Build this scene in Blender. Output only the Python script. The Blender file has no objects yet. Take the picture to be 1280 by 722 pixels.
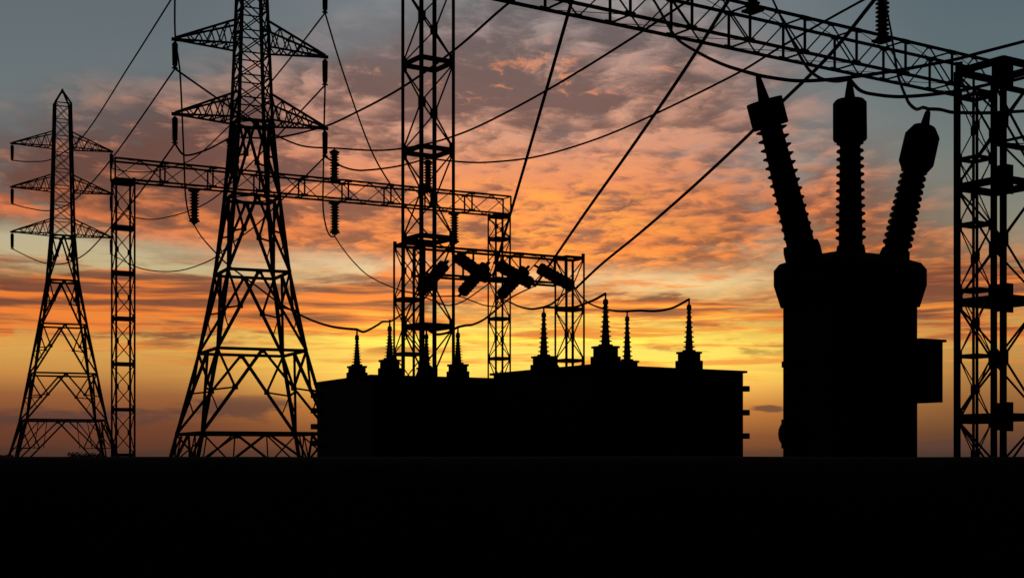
import bpy, math, random
from mathutils import Vector, Matrix

random.seed(7)
R = math.radians
S = bpy.context.scene
COL = S.collection

# ------------------------------------------------------------------ camera
CAM_H = 1.6          # eye height above the ground
FOC = 1800.0         # focal length in photo pixels (photo 1280 wide)
HOR = 571.0          # horizon row in the photo
cam = bpy.data.cameras.new('camera')
cam.sensor_width = 36.0
cam.lens = 36.0 * FOC / 1280.0
cam.shift_y = (HOR - 361.0) / 1280.0
cam.clip_start = 0.1
cam.clip_end = 20000
cam_o = bpy.data.objects.new('camera', cam)
cam_o.location = (0, 0, CAM_H)
cam_o.rotation_euler = (R(90), 0, 0)
COL.objects.link(cam_o)
S.camera = cam_o

# ------------------------------------------------------------------ exposure
S.view_settings.view_transform = 'Standard'
S.view_settings.look = 'None'
S.view_settings.exposure = 0.0
S.view_settings.gamma = 1.0
S.view_settings.use_curve_mapping = False

# ------------------------------------------------------------------ sun (behind the clouds, low over the horizon)
SUN_AZ, SUN_EL = R(2.2), R(4.4)
sun = bpy.data.lights.new('sun', 'SUN')
sun.energy = 0.03
sun.angle = R(4)
sun.color = (1.0, 0.72, 0.42)
sun_o = bpy.data.objects.new('sun', sun)
sdir = Vector((math.sin(SUN_AZ) * math.cos(SUN_EL), math.cos(SUN_AZ) * math.cos(SUN_EL), math.sin(SUN_EL)))
sun_o.rotation_euler = sdir.to_track_quat('Z', 'Y').to_euler()
sun_o.location = sdir * 300
COL.objects.link(sun_o)

# ------------------------------------------------------------------ sky: Nishita dusk + altocumulus layers, all by direction
W = bpy.data.worlds.new('World')
S.world = W
W.use_nodes = True
nt = W.node_tree
nt.nodes.clear()


class V:
    """a scalar socket with arithmetic"""
    def __init__(s, k): s.k = k
    def _m(s, op, *o, clamp=False):
        n = nt.nodes.new('ShaderNodeMath'); n.operation = op; n.use_clamp = clamp
        for i, v in enumerate((s,) + o):
            if isinstance(v, V): nt.links.new(v.k, n.inputs[i])
            else: n.inputs[i].default_value = v
        return V(n.outputs[0])
    def __add__(s, o): return s._m('ADD', o)
    __radd__ = __add__
    def __sub__(s, o): return s._m('SUBTRACT', o)
    def __rsub__(s, o): return s._m('MULTIPLY', -1.0)._m('ADD', o)
    def __mul__(s, o): return s._m('MULTIPLY', o)
    __rmul__ = __mul__
    def __truediv__(s, o): return s._m('DIVIDE', o)
    def pw(s, o): return s._m('POWER', o)
    def cl(s): return s._m('ADD', 0.0, clamp=True)
    def mx(s, o): return s._m('MAXIMUM', o)
    def mn(s, o): return s._m('MINIMUM', o)


def exp_(v): return v._m('MULTIPLY', 1.4427)._m2() if False else V_exp(v)
def V_exp(v):
    n = nt.nodes.new('ShaderNodeMath'); n.operation = 'EXPONENT'
    nt.links.new(v.k, n.inputs[0]); return V(n.outputs[0])
def sm(v, a, b):
    n = nt.nodes.new('ShaderNodeMapRange'); n.interpolation_type = 'SMOOTHSTEP'
    nt.links.new(v.k, n.inputs['Value'])
    lo, hi = (a, b) if a < b else (b, a)
    n.inputs['From Min'].default_value = lo; n.inputs['From Max'].default_value = hi
    n.inputs['To Min'].default_value = 0.0 if a < b else 1.0
    n.inputs['To Max'].default_value = 1.0 if a < b else 0.0
    return V(n.outputs[0])
def gs(a, e, px, py, rx, ry, tilt=0.0):
    """soft elliptical patch of sky around a direction given in azimuth / height units"""
    A, E = ae(px, py)
    c, s = math.cos(R(tilt)), math.sin(R(tilt))
    da, de = a - A, e - E
    u = (da * c + de * s) / rx
    w = (de * c - da * s) / ry
    return V_exp((u * u + w * w) * -1.0)
def ae(px, py):
    A = math.atan((px - 640) / FOC)
    return FOC * A, (HOR - py) * math.cos(A)
def comb(x, y, z=0.0):
    n = nt.nodes.new('ShaderNodeCombineXYZ')
    for i, v in enumerate((x, y, z)):
        if isinstance(v, V): nt.links.new(v.k, n.inputs[i])
        else: n.inputs[i].default_value = v
    return n.outputs[0]
def noise(vec, scale, detail=6, rough=0.55, dist=0.0, lac=2.0):
    n = nt.nodes.new('ShaderNodeTexNoise')
    nt.links.new(vec, n.inputs['Vector'])
    n.inputs['Scale'].default_value = scale; n.inputs['Detail'].default_value = detail
    n.inputs['Roughness'].default_value = rough; n.inputs['Distortion'].default_value = dist
    n.inputs['Lacunarity'].default_value = lac
    return V(n.outputs['Fac'])
def lin(c):
    return tuple((x / 255 / 12.92) if x / 255 <= 0.04045 else ((x / 255 + 0.055) / 1.055) ** 2.4 for x in c)
def ramp(v, stops, top):
    n = nt.nodes.new('ShaderNodeValToRGB')
    nt.links.new((v / top).cl().k, n.inputs[0])
    r = n.color_ramp; r.interpolation = 'LINEAR'
    while len(r.elements) > 1: r.elements.remove(r.elements[0])
    stops = sorted(stops)
    for i, (p, c) in enumerate(stops):
        el = r.elements[0] if i == 0 else r.elements.new(min(1.0, p / top))
        el.position = min(1.0, p / top); el.color = lin(c) + (1,)
    return n.outputs[0]
def mix(f, a, b, mode='MIX'):
    n = nt.nodes.new('ShaderNodeMix'); n.data_type = 'RGBA'; n.blend_type = mode; n.clamp_factor = True
    if isinstance(f, V): nt.links.new(f.k, n.inputs['Factor'])
    else: n.inputs['Factor'].default_value = f
    for nm, v in (('A', a), ('B', b)):
        k = [i for i in n.inputs if i.name == nm and i.type == 'RGBA'][0]
        if isinstance(v, tuple): k.default_value = lin(v) + (1,)
        else: nt.links.new(v, k)
    return [o for o in n.outputs if o.type == 'RGBA'][0]
def scale_col(c, v):
    n = nt.nodes.new('ShaderNodeVectorMath'); n.operation = 'SCALE'
    nt.links.new(c, n.inputs[0])
    if isinstance(v, V): nt.links.new(v.k, n.inputs['Scale'])
    else: n.inputs['Scale'].default_value = v
    return n.outputs[0]


def build_sky():
    tc = nt.nodes.new('ShaderNodeTexCoord')
    sp = nt.nodes.new('ShaderNodeSeparateXYZ')
    nt.links.new(tc.outputs['Generated'], sp.inputs[0])
    x, y, z = (V(o) for o in sp.outputs)
    hyp = (x * x + y * y).mx(1e-6).pw(0.5)
    a = x._m('ARCTAN2', y) * FOC
    e = (z / hyp) * FOC
    e0 = e.mx(0.0)

    # --- cloud sheet coordinates (a sheet overhead, seen in perspective; flattened towards the horizon)
    zz = z.mx(0.0) + 0.055
    qx, qy = x / zz, y / zz
    q = comb(qx * 1.0, qy * 0.62)
    qs = comb(a * 0.0016, e * 0.0105)             # long level streaks low in the sky
    warp = noise(q, 1.1, 4, 0.5)
    n_big = noise(comb(qx + warp * 0.8, qy * 0.55 + 3.1), 1.25, 7, 0.56)
    n_mid = noise(comb(qx * 0.9 + warp * 0.35 + qy * 0.10, qy * 0.72 + warp * 0.5), 5.2, 6, 0.60, 0.25)
    n_cell = noise(comb(qx + n_mid * 0.22 + qy * 0.12, qy * 0.72 + n_mid * 0.12), 14.0, 6, 0.64, 0.3)
    vo = nt.nodes.new('ShaderNodeTexVoronoi'); vo.feature = 'SMOOTH_F1'; vo.voronoi_dimensions = '2D'
    vo.inputs['Scale'].default_value = 7.5; vo.inputs['Smoothness'].default_value = 0.55
    vo.inputs['Detail'].default_value = 1.0; vo.inputs['Roughness'].default_value = 0.55
    nt.links.new(comb(qx + n_mid * 0.16 + qy * 0.12, qy * 0.62 + n_cell * 0.07 + n_mid * 0.10), vo.inputs['Vector'])
    n_puff = 0.5 - V(vo.outputs['Distance'])
    n_str = noise(qs, 3.0, 7, 0.60, 0.35)
    n_str2 = noise(comb(a * 0.0011 + 5.0, e * 0.021 + warp * 0.3), 3.6, 6, 0.58, 0.2)
    wob = (n_big - 0.5) * 190.0 + (n_mid - 0.5) * 70.0

    # --- clear air: warm near the horizon, grey blue above; hotter towards the hidden sun
    centre = ramp(e0, [(0, (98, 56, 42)), (25, (124, 70, 45)), (60, (190, 118, 55)), (88, (246, 186, 84)), (112, (255, 214, 92)),
                       (150, (255, 226, 98)), (175, (250, 214, 112)), (200, (238, 206, 140)), (240, (222, 190, 146)),
                       (300, (176, 164, 150)), (380, (140, 138, 138)), (470, (120, 124, 128)), (600, (106, 116, 122))], 640.0)
    side = ramp(e0, [(0, (76, 45, 38)), (40, (104, 58, 42)), (75, (144, 88, 52)), (105, (192, 136, 68)), (140, (212, 160, 80)),
                     (180, (200, 152, 92)), (215, (190, 170, 122)), (260, (180, 168, 136)), (310, (130, 134, 128)),
                     (380, (104, 113, 114)), (470, (98, 108, 112)), (600, (88, 99, 106))], 640.0)
    side_r = ramp(e0, [(0, (66, 50, 44)), (30, (96, 62, 44)), (70, (140, 92, 52)), (110, (176, 126, 66)), (150, (198, 148, 78)),
                       (200, (176, 146, 98)), (260, (136, 132, 112)), (310, (118, 122, 112)), (380, (104, 114, 112)),
                       (470, (88, 104, 109)), (600, (76, 94, 103))], 640.0)
    wr = sm(a, 200.0, 560.0)
    wl = sm(a, -120.0, -430.0)
    clear = mix(wr, mix(wl, centre, side), side_r)

    # --- altocumulus sheet
    aL, eL = ae(0, 150); bL, fL = ae(430, 25)
    sl = (fL - eL) / (bL - aL)
    dl = (a - aL) * sl + eL - e                          # >0 below the left upper edge
    aR, eR = ae(905, 0); bR, fR = ae(1215, 275)
    sr = (fR - eR) / (bR - aR)
    dr = (a - aR) * sr + eR - e
    cover = sm(dl + wob, -60.0, 85.0) * sm(dr + wob * 1.1, -70.0, 150.0)
    low = sm(e + wob * 0.35, 120.0, 215.0)               # sheet ends above the bright strip
    gap = gs(a, e, 100, 318, 250, 25, -4) * 1.25 + gs(a, e, 440, 330, 110, 14, -4) * 0.9 + gs(a, e, 590, 352, 150, 14, 2) * 0.8 \
        + gs(a, e, 850, 354, 150, 15, 0) * 0.85
    gap = (gap * (0.50 + (0.80 - n_big) * 1.5) + (n_mid - 0.5) * gap * 1.6).cl()
    n_pat = noise(comb(qx * 0.8 + 7.0 + warp * 0.5, qy * 0.42 + warp * 0.4), 3.0, 5, 0.52, 0.2)
    holes = sm(n_big + (n_mid - 0.5) * 0.45, 0.26, 0.46)
    dens = (cover * low * (1.0 - gap) * (0.42 + 0.58 * holes)).cl()
    dark = ramp(e0, [(90, (176, 98, 50)), (150, (172, 82, 44)), (200, (158, 80, 46)), (260, (146, 78, 52)), (330, (126, 76, 64)),
                     (400, (116, 78, 72)), (480, (108, 84, 81)), (560, (98, 92, 94))], 640.0)
    brite = ramp(e0, [(90, (255, 206, 84)), (150, (255, 172, 66)), (200, (248, 138, 52)), (260, (246, 128, 52)), (330, (232, 132, 80)),
                      (400, (212, 148, 120)), (480, (182, 140, 126)), (560, (146, 138, 138))], 640.0)
    # which clouds catch the sun: fine cells + patches, strongest round the sun's side
    hot = gs(a, e, 690, 292, 190, 80) * 0.20 + gs(a, e, 800, 300, 330, 90) * 0.03 + gs(a, e, 590, 105, 110, 50) * -0.13 \
        + gs(a, e, 110, 205, 200, 55) * -0.20 + gs(a, e, 330, 240, 120, 40) * -0.06 + gs(a, e, 840, 180, 190, 65) * 0.15 \
        + gs(a, e, 920, 320, 90, 30) * -0.08 + gs(a, e, 1165, 368, 60, 18) * -0.35 + gs(a, e, 650, 195, 150, 40) * 0.10
    lit = sm((n_cell - 0.5) * 0.95 + (n_mid - 0.5) * 1.05 + (n_pat - 0.5) * 0.95 + (n_big - 0.5) * 0.45 + n_puff * 0.46 + hot, -0.235, 0.27)
    cloud = mix(lit, dark, brite)
    fleck = sm((n_cell - 0.5) * 1.6 + (n_mid - 0.5) * 0.7 + gs(a, e, 660, 85, 110, 40) * 0.16 + gs(a, e, 590, 118, 60, 12) * 0.12, 0.16, 0.44) * sm(e, 540.0, 470.0)
    cloud = mix(fleck * 0.65, cloud, (240, 140, 86))
    cloud = mix(gs(a, e, 685, 285, 165, 68) * sm(n_cell * 0.5 + n_mid * 0.7, 0.50, 0.74), cloud, (255, 160, 54))
    cloud = scale_col(cloud, 0.72 + n_mid * 0.28 + n_cell * 0.28)
    shade = 1.0 - 0.42 * sm(a, -130.0, -560.0) - 0.14 * sm(a, 90.0, 260.0) - 0.24 * sm(a, 280.0, 620.0)
    cloud = scale_col(cloud, shade)
    rim = gs(a, e, 130, 280, 210, 13, -9) * sm(n_mid + n_cell * 0.4, 0.52, 0.80)
    cloud = mix(rim * 0.9, cloud, (242, 122, 58))
    col = mix(dens * 0.93, clear, cloud)

    # --- long streaks of lower cloud, lit from beneath
    band = sm(e, 100.0, 150.0) * sm(e, 262.0, 215.0)
    st = sm(n_str + gs(a, e, 60, 382, 360, 36) * 0.16 + gs(a, e, 420, 375, 160, 45) * 0.13 + gs(a, e, 900, 385, 150, 20) * 0.10 + gs(a, e, 1190, 366, 120, 24) * 0.22, 0.50, 0.60) * band
    stc = mix(sm(n_str2 + gs(a, e, 100, 352, 300, 13) * -0.12 + gs(a, e, 150, 398, 330, 16) * 0.05 + gs(a, e, 1190, 366, 120, 22) * -0.14, 0.40, 0.58), (118, 66, 52), (246, 128, 50))
    stc = scale_col(stc, shade * 0.3 + 0.7)
    col = mix(st * 0.90, col, stc)
    gold = sm(n_str2, 0.50, 0.62) * sm(e, 70.0, 130.0) * sm(e, 205.0, 165.0) * gs(a, e, 700, 428, 330, 90)
    col = mix(gold * 0.85, col, (255, 238, 84))
    thin = sm(noise(comb(a * 0.0015 + 2.0, e * 0.026 + warp * 0.25), 3.0, 6, 0.58, 0.3), 0.50, 0.62) * sm(e, 80.0, 118.0) * sm(e, 205.0, 160.0)
    col = mix(thin * 0.85 * (0.35 + 0.65 * gs(a, e, 760, 410, 330, 100)), col, (224, 122, 48))
    # --- dusky bank on the horizon
    n_bank = noise(comb(a * 0.0042, e * 0.016), 3.2, 6, 0.6, 0.3)
    bank = sm((n_bank - 0.5) * 0.9 + gs(a, e, 60, 522, 200, 16) * 0.42 + gs(a, e, 300, 505, 90, 16) * 0.42
              + gs(a, e, 958, 510, 22, 6) * 0.55 + gs(a, e, 1200, 556, 90, 12) * 0.42 + gs(a, e, 380, 478, 60, 6) * 0.22, 0.18, 0.38) * sm(e, 92.0, 62.0)
    col = mix(bank * 0.85, col, (80, 53, 51))
    mist = sm(e + (n_bank - 0.5) * 22.0, 16.0, 3.0)
    col = mix(mist * 0.55, col, (58, 46, 44))

    # --- the sky away from the sunset: dusk is far darker there, and overhead
    facing = sm(y / hyp, 0.45, 0.90)
    high = sm(e, 1150.0, 620.0)
    away = ramp(e0, [(0, (20, 20, 26)), (600, (18, 22, 30))], 640.0)
    col = mix(facing * (0.04 + 0.96 * high), away, col)
    col = mix(sm(e, -4.0, 0.0), (8, 6, 5), col)

    sky = nt.nodes.new('ShaderNodeTexSky')
    sky.sky_type = 'NISHITA'; sky.sun_disc = False
    sky.sun_elevation = SUN_EL; sky.sun_rotation = SUN_AZ
    sky.air_density = 1.0; sky.dust_density = 2.0; sky.ozone_density = 1.0
    b1 = nt.nodes.new('ShaderNodeBackground'); b1.inputs['Strength'].default_value = 0.0012
    nt.links.new(sky.outputs[0], b1.inputs['Color'])
    b2 = nt.nodes.new('ShaderNodeBackground'); b2.inputs['Strength'].default_value = 1.08
    nt.links.new(col, b2.inputs['Color'])
    ad = nt.nodes.new('ShaderNodeAddShader')
    nt.links.new(b1.outputs[0], ad.inputs[0]); nt.links.new(b2.outputs[0], ad.inputs[1])
    out = nt.nodes.new('ShaderNodeOutputWorld')
    nt.links.new(ad.outputs[0], out.inputs['Surface'])
    W.cycles.sampling_method = 'MANUAL'
    W.cycles.sample_map_resolution = 512


build_sky()

# ------------------------------------------------------------------ materials
def material(name, c1, c2, rough=0.85, scale=3.0, metal=0.0, bump=0.0):
    m = bpy.data.materials.new(name); m.use_nodes = True
    t = m.node_tree; b = t.nodes['Principled BSDF']
    tc = t.nodes.new('ShaderNodeTexCoord')
    n = t.nodes.new('ShaderNodeTexNoise'); n.inputs['Scale'].default_value = scale
    n.inputs['Detail'].default_value = 6; n.inputs['Roughness'].default_value = 0.65
    t.links.new(tc.outputs['Object'], n.inputs['Vector'])
    r = t.nodes.new('ShaderNodeValToRGB')
    r.color_ramp.elements[0].position = 0.35; r.color_ramp.elements[0].color = c1 + (1,)
    r.color_ramp.elements[1].position = 0.70; r.color_ramp.elements[1].color = c2 + (1,)
    t.links.new(n.outputs['Fac'], r.inputs[0]); t.links.new(r.outputs[0], b.inputs['Base Color'])
    b.inputs['Roughness'].default_value = rough; b.inputs['Metallic'].default_value = metal
    b.inputs['Specular IOR Level'].default_value = 0.04
    if bump:
        bp = t.nodes.new('ShaderNodeBump'); bp.inputs['Strength'].default_value = bump
        t.links.new(n.outputs['Fac'], bp.inputs['Height']); t.links.new(bp.outputs[0], b.inputs['Normal'])
    return m

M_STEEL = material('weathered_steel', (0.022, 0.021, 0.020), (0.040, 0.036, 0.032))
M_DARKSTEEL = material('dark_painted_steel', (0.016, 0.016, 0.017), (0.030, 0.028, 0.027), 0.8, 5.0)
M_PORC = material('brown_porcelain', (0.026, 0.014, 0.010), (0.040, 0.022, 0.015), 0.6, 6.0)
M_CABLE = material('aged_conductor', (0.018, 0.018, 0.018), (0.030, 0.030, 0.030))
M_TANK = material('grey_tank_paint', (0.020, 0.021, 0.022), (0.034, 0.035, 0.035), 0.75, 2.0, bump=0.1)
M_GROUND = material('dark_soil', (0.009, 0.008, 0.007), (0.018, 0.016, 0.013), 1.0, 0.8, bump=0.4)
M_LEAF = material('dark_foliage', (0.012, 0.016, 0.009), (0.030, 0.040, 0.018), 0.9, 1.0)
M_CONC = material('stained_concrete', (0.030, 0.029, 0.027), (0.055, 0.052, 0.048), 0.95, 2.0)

# ------------------------------------------------------------------ mesh helpers
def P(px, py, Y):
    """point at distance Y that the photo shows at (px, py)"""
    return Vector(((px - 640) * Y / FOC, Y, CAM_H + (HOR - py) * Y / FOC))

class MB:
    def __init__(s): s.v, s.f, s.sm = [], [], []
    def face(s, idx, smooth=False): s.f.append(idx); s.sm.append(smooth)
    def bar(s, a, b, w, h=None, up=None):
        """rectangular bar; every bar is an angle or flat section of real thickness"""
        a, b = Vector(a), Vector(b); h = h or w
        d = (b - a)
        if d.length < 1e-6: return
        d.normalize()
        u = Vector(up) if up is not None else (Vector((0, 0, 1)) if abs(d.z) < 0.93 else Vector((1, 0, 0)))
        sx = d.cross(u).normalized(); sy = sx.cross(d).normalized()
        o = len(s.v)
        for p in (a, b):
            for i, j in ((-1, -1), (1, -1), (1, 1), (-1, 1)):
                s.v.append(p + sx * (i * w / 2) + sy * (j * h / 2))
        for k in range(4):
            s.face((o + k, o + (k + 1) % 4, o + 4 + (k + 1) % 4, o + 4 + k))
        s.face((o + 3, o + 2, o + 1, o)); s.face((o + 4, o + 5, o + 6, o + 7))
    def angle(s, a, b, w, t, out):
        """L section leg: two flanges meeting at the corner, pointing inwards from 'out'"""
        a, b = Vector(a), Vector(b)
        ox, oy = out
        prof = [(0, 0), (w, 0), (w, t), (t, t), (t, w), (0, w)]
        o = len(s.v)
        for p in (a, b):
            for (i, j) in prof: s.v.append(p + Vector((-ox * (i - w * .35), -oy * (j - w * .35), 0)))
        flip = ox * oy < 0
        for k in range(6):
            q = (o + k, o + (k + 1) % 6, o + 6 + (k + 1) % 6, o + 6 + k)
            s.face(q[::-1] if flip else q)
        s.face(tuple(o + k for k in range(6))); s.face(tuple(o + 11 - k for k in range(6)))
    def box(s, c, size, rz=0.0, bev=0.0):
        cx, cy, cz = c; sx, sy, sz = (k / 2 for k in size)
        if bev <= 0:
            pts = [(-sx, -sy), (sx, -sy), (sx, sy), (-sx, sy)]
        else:
            pts = []
            for qx, qy, a0 in ((sx, -sy, -90), (sx, sy, 0), (-sx, sy, 90), (-sx, -sy, 180)):
                ccx = qx - math.copysign(bev, qx); ccy = qy - math.copysign(bev, qy)
                for k in range(5):
                    t = R(a0 + 22.5 * k); pts.append((ccx + bev * math.cos(t), ccy + bev * math.sin(t)))
        s.prism([(p[0], p[1]) for p in pts], cz - sz, cz + sz, (cx, cy), rz)
    def prism(s, pts, z0, z1, c=(0, 0), rz=0.0, sc0=1.0, sc1=1.0):
        n = len(pts); o = len(s.v); ca, sa = math.cos(rz), math.sin(rz)
        for z, k in ((z0, sc0), (z1, sc1)):
            for (a, b) in pts: s.v.append(Vector((c[0] + k * (a * ca - b * sa), c[1] + k * (a * sa + b * ca), z)))
        for k in range(n): s.face((o + k, o + (k + 1) % n, o + n + (k + 1) % n, o + n + k))
        s.face(tuple(o + n - 1 - k for k in range(n))); s.face(tuple(o + n + k for k in range(n)))
    def lathe(s, prof, base=(0, 0, 0), axis=(0, 0, 1), n=20, smooth=True):
        base = Vector(base); q = Vector(axis).normalized().to_track_quat('Z', 'Y')
        o = len(s.v)
        for (r, z) in prof:
            for k in range(n):
                t = 2 * math.pi * k / n
                s.v.append(base + q @ Vector((r * math.cos(t), r * math.sin(t), z)))
        m = len(prof)
        for i in range(m - 1):
            for k in range(n):
                s.face((o + i * n + k, o + i * n + (k + 1) % n, o + (i + 1) * n + (k + 1) % n, o + (i + 1) * n + k), smooth)
        s.face(tuple(o + n - 1 - k for k in range(n))); s.face(tuple(o + (m - 1) * n + k for k in range(n)))
    def tube(s, pts, r, n=8):
        pts = [Vector(p) for p in pts]; o = len(s.v); m = len(pts)
        for i, p in enumerate(pts):
            d = (pts[min(i + 1, m - 1)] - pts[max(i - 1, 0)]).normalized()
            u = Vector((0, 0, 1)) if abs(d.z) < 0.95 else Vector((0, 1, 0))
            sx = d.cross(u).normalized(); sy = sx.cross(d)
            rr = r[i] if isinstance(r, (list, tuple)) else r
            for k in range(n):
                t = 2 * math.pi * k / n; s.v.append(p + (sx * math.cos(t) + sy * math.sin(t)) * rr)
        for i in range(m - 1):
            for k in range(n):
                s.face((o + i * n + k, o + i * n + (k + 1) % n, o + (i + 1) * n + (k + 1) % n, o + (i + 1) * n + k), True)
        s.face(tuple(o + n - 1 - k for k in range(n))); s.face(tuple(o + (m - 1) * n + k for k in range(n)))
    def build(s, name, mat, parent=None):
        me = bpy.data.meshes.new(name)
        me.from_pydata([tuple(v) for v in s.v], [], s.f)
        me.polygons.foreach_set('use_smooth', s.sm)
        me.materials.append(mat); me.update()
        o = bpy.data.objects.new(name, me); COL.objects.link(o)
        if parent is not None: o.parent = parent
        return o

def tag(o, label, cat, group=None):
    o['label'] = label; o['category'] = cat
    if group: o['group'] = group
    return o
def thing(name, label, cat, loc=(0, 0, 0), rz=0.0, group=None):
    o = bpy.data.objects.new(name, None); COL.objects.link(o)
    o.empty_display_size = 0.3
    o.location = loc; o.rotation_euler = (0, 0, rz)
    return tag(o, label, cat, group)
def local_to_world(o):
    return Matrix.Translation(o.location) @ o.rotation_euler.to_matrix().to_4x4()
def copy_thing(o, loc, rot, label):
    r = o.copy(); COL.objects.link(r); r.location = loc; r.rotation_euler = rot; r['label'] = label
    for ch in list(o.children):
        c = ch.copy(); COL.objects.link(c); c.parent = r
        for g in list(ch.children):
            d = g.copy(); COL.objects.link(d); d.parent = c
    return r

# ------------------------------------------------------------------ ground and far trees
def bank(x, y):  # invented rise: its unlit near slope hides the brighter ground and stays black
    """an added earth bank between the camera and the yard, its crest at eye height"""
    up = min(1.0, max(0.0, (y - 5.0) / 4.5)); dn = min(1.0, max(0.0, (17.5 - y) / 6.5))
    f = lambda t: t * t * (3 - 2 * t)
    return (CAM_H + 0.004 + 0.004 * math.sin(x * 1.7) * math.sin(x * 0.43 + 1)) * f(up) * f(dn)
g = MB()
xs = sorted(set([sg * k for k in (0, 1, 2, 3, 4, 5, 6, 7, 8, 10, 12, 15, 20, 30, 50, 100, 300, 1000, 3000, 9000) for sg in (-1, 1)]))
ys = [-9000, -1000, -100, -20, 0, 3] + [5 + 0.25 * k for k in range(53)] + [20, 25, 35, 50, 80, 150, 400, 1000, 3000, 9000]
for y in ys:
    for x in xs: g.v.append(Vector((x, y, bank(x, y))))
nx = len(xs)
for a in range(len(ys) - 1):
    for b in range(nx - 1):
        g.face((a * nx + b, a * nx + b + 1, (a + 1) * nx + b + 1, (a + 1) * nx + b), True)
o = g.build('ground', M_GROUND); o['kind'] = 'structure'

def far_wood(px0, px1, Y, hmax, name):
    """distant wood that reads as one low mass: many small leaf clumps"""
    m = MB(); n = int((px1 - px0) * 70)
    for i in range(n):
        px = random.uniform(px0, px1); t = (px - px0) / (px1 - px0)
        hh = hmax * (0.45 + 0.55 * math.sin(math.pi * t)) * (0.6 + 0.4 * math.sin(px * 0.35 + 1.0) * math.sin(px * 0.13))
        z = random.uniform(0, max(0.5, hh)); y = Y + random.uniform(-25, 25)
        x = (px - 640) * Y / FOC; r_ = random.uniform(0.25, 0.6)
        d1 = Vector((random.gauss(0, 1), random.gauss(0, 1), random.gauss(0, 1))).normalized() * r_
        d2 = d1.orthogonal().normalized() * r_ * 0.7
        c = Vector((x, y, z)); o_ = len(m.v); d3 = d1.cross(d2).normalized() * r_ * 0.5
        m.v += [c + d1, c + d2, c - d1, c - d2, c + d3, c - d3]
        for q in ((0, 1, 4), (1, 2, 4), (2, 3, 4), (3, 0, 4), (1, 0, 5), (2, 1, 5), (3, 2, 5), (0, 3, 5)): m.face(tuple(o_ + k for k in q))
    w = m.build(name, M_LEAF); w['kind'] = 'stuff'
    return w
far_wood(-60, 14, 620, 3.2, 'distant_wood')
far_wood(88, 128, 620, 3.6, 'distant_wood')

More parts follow.
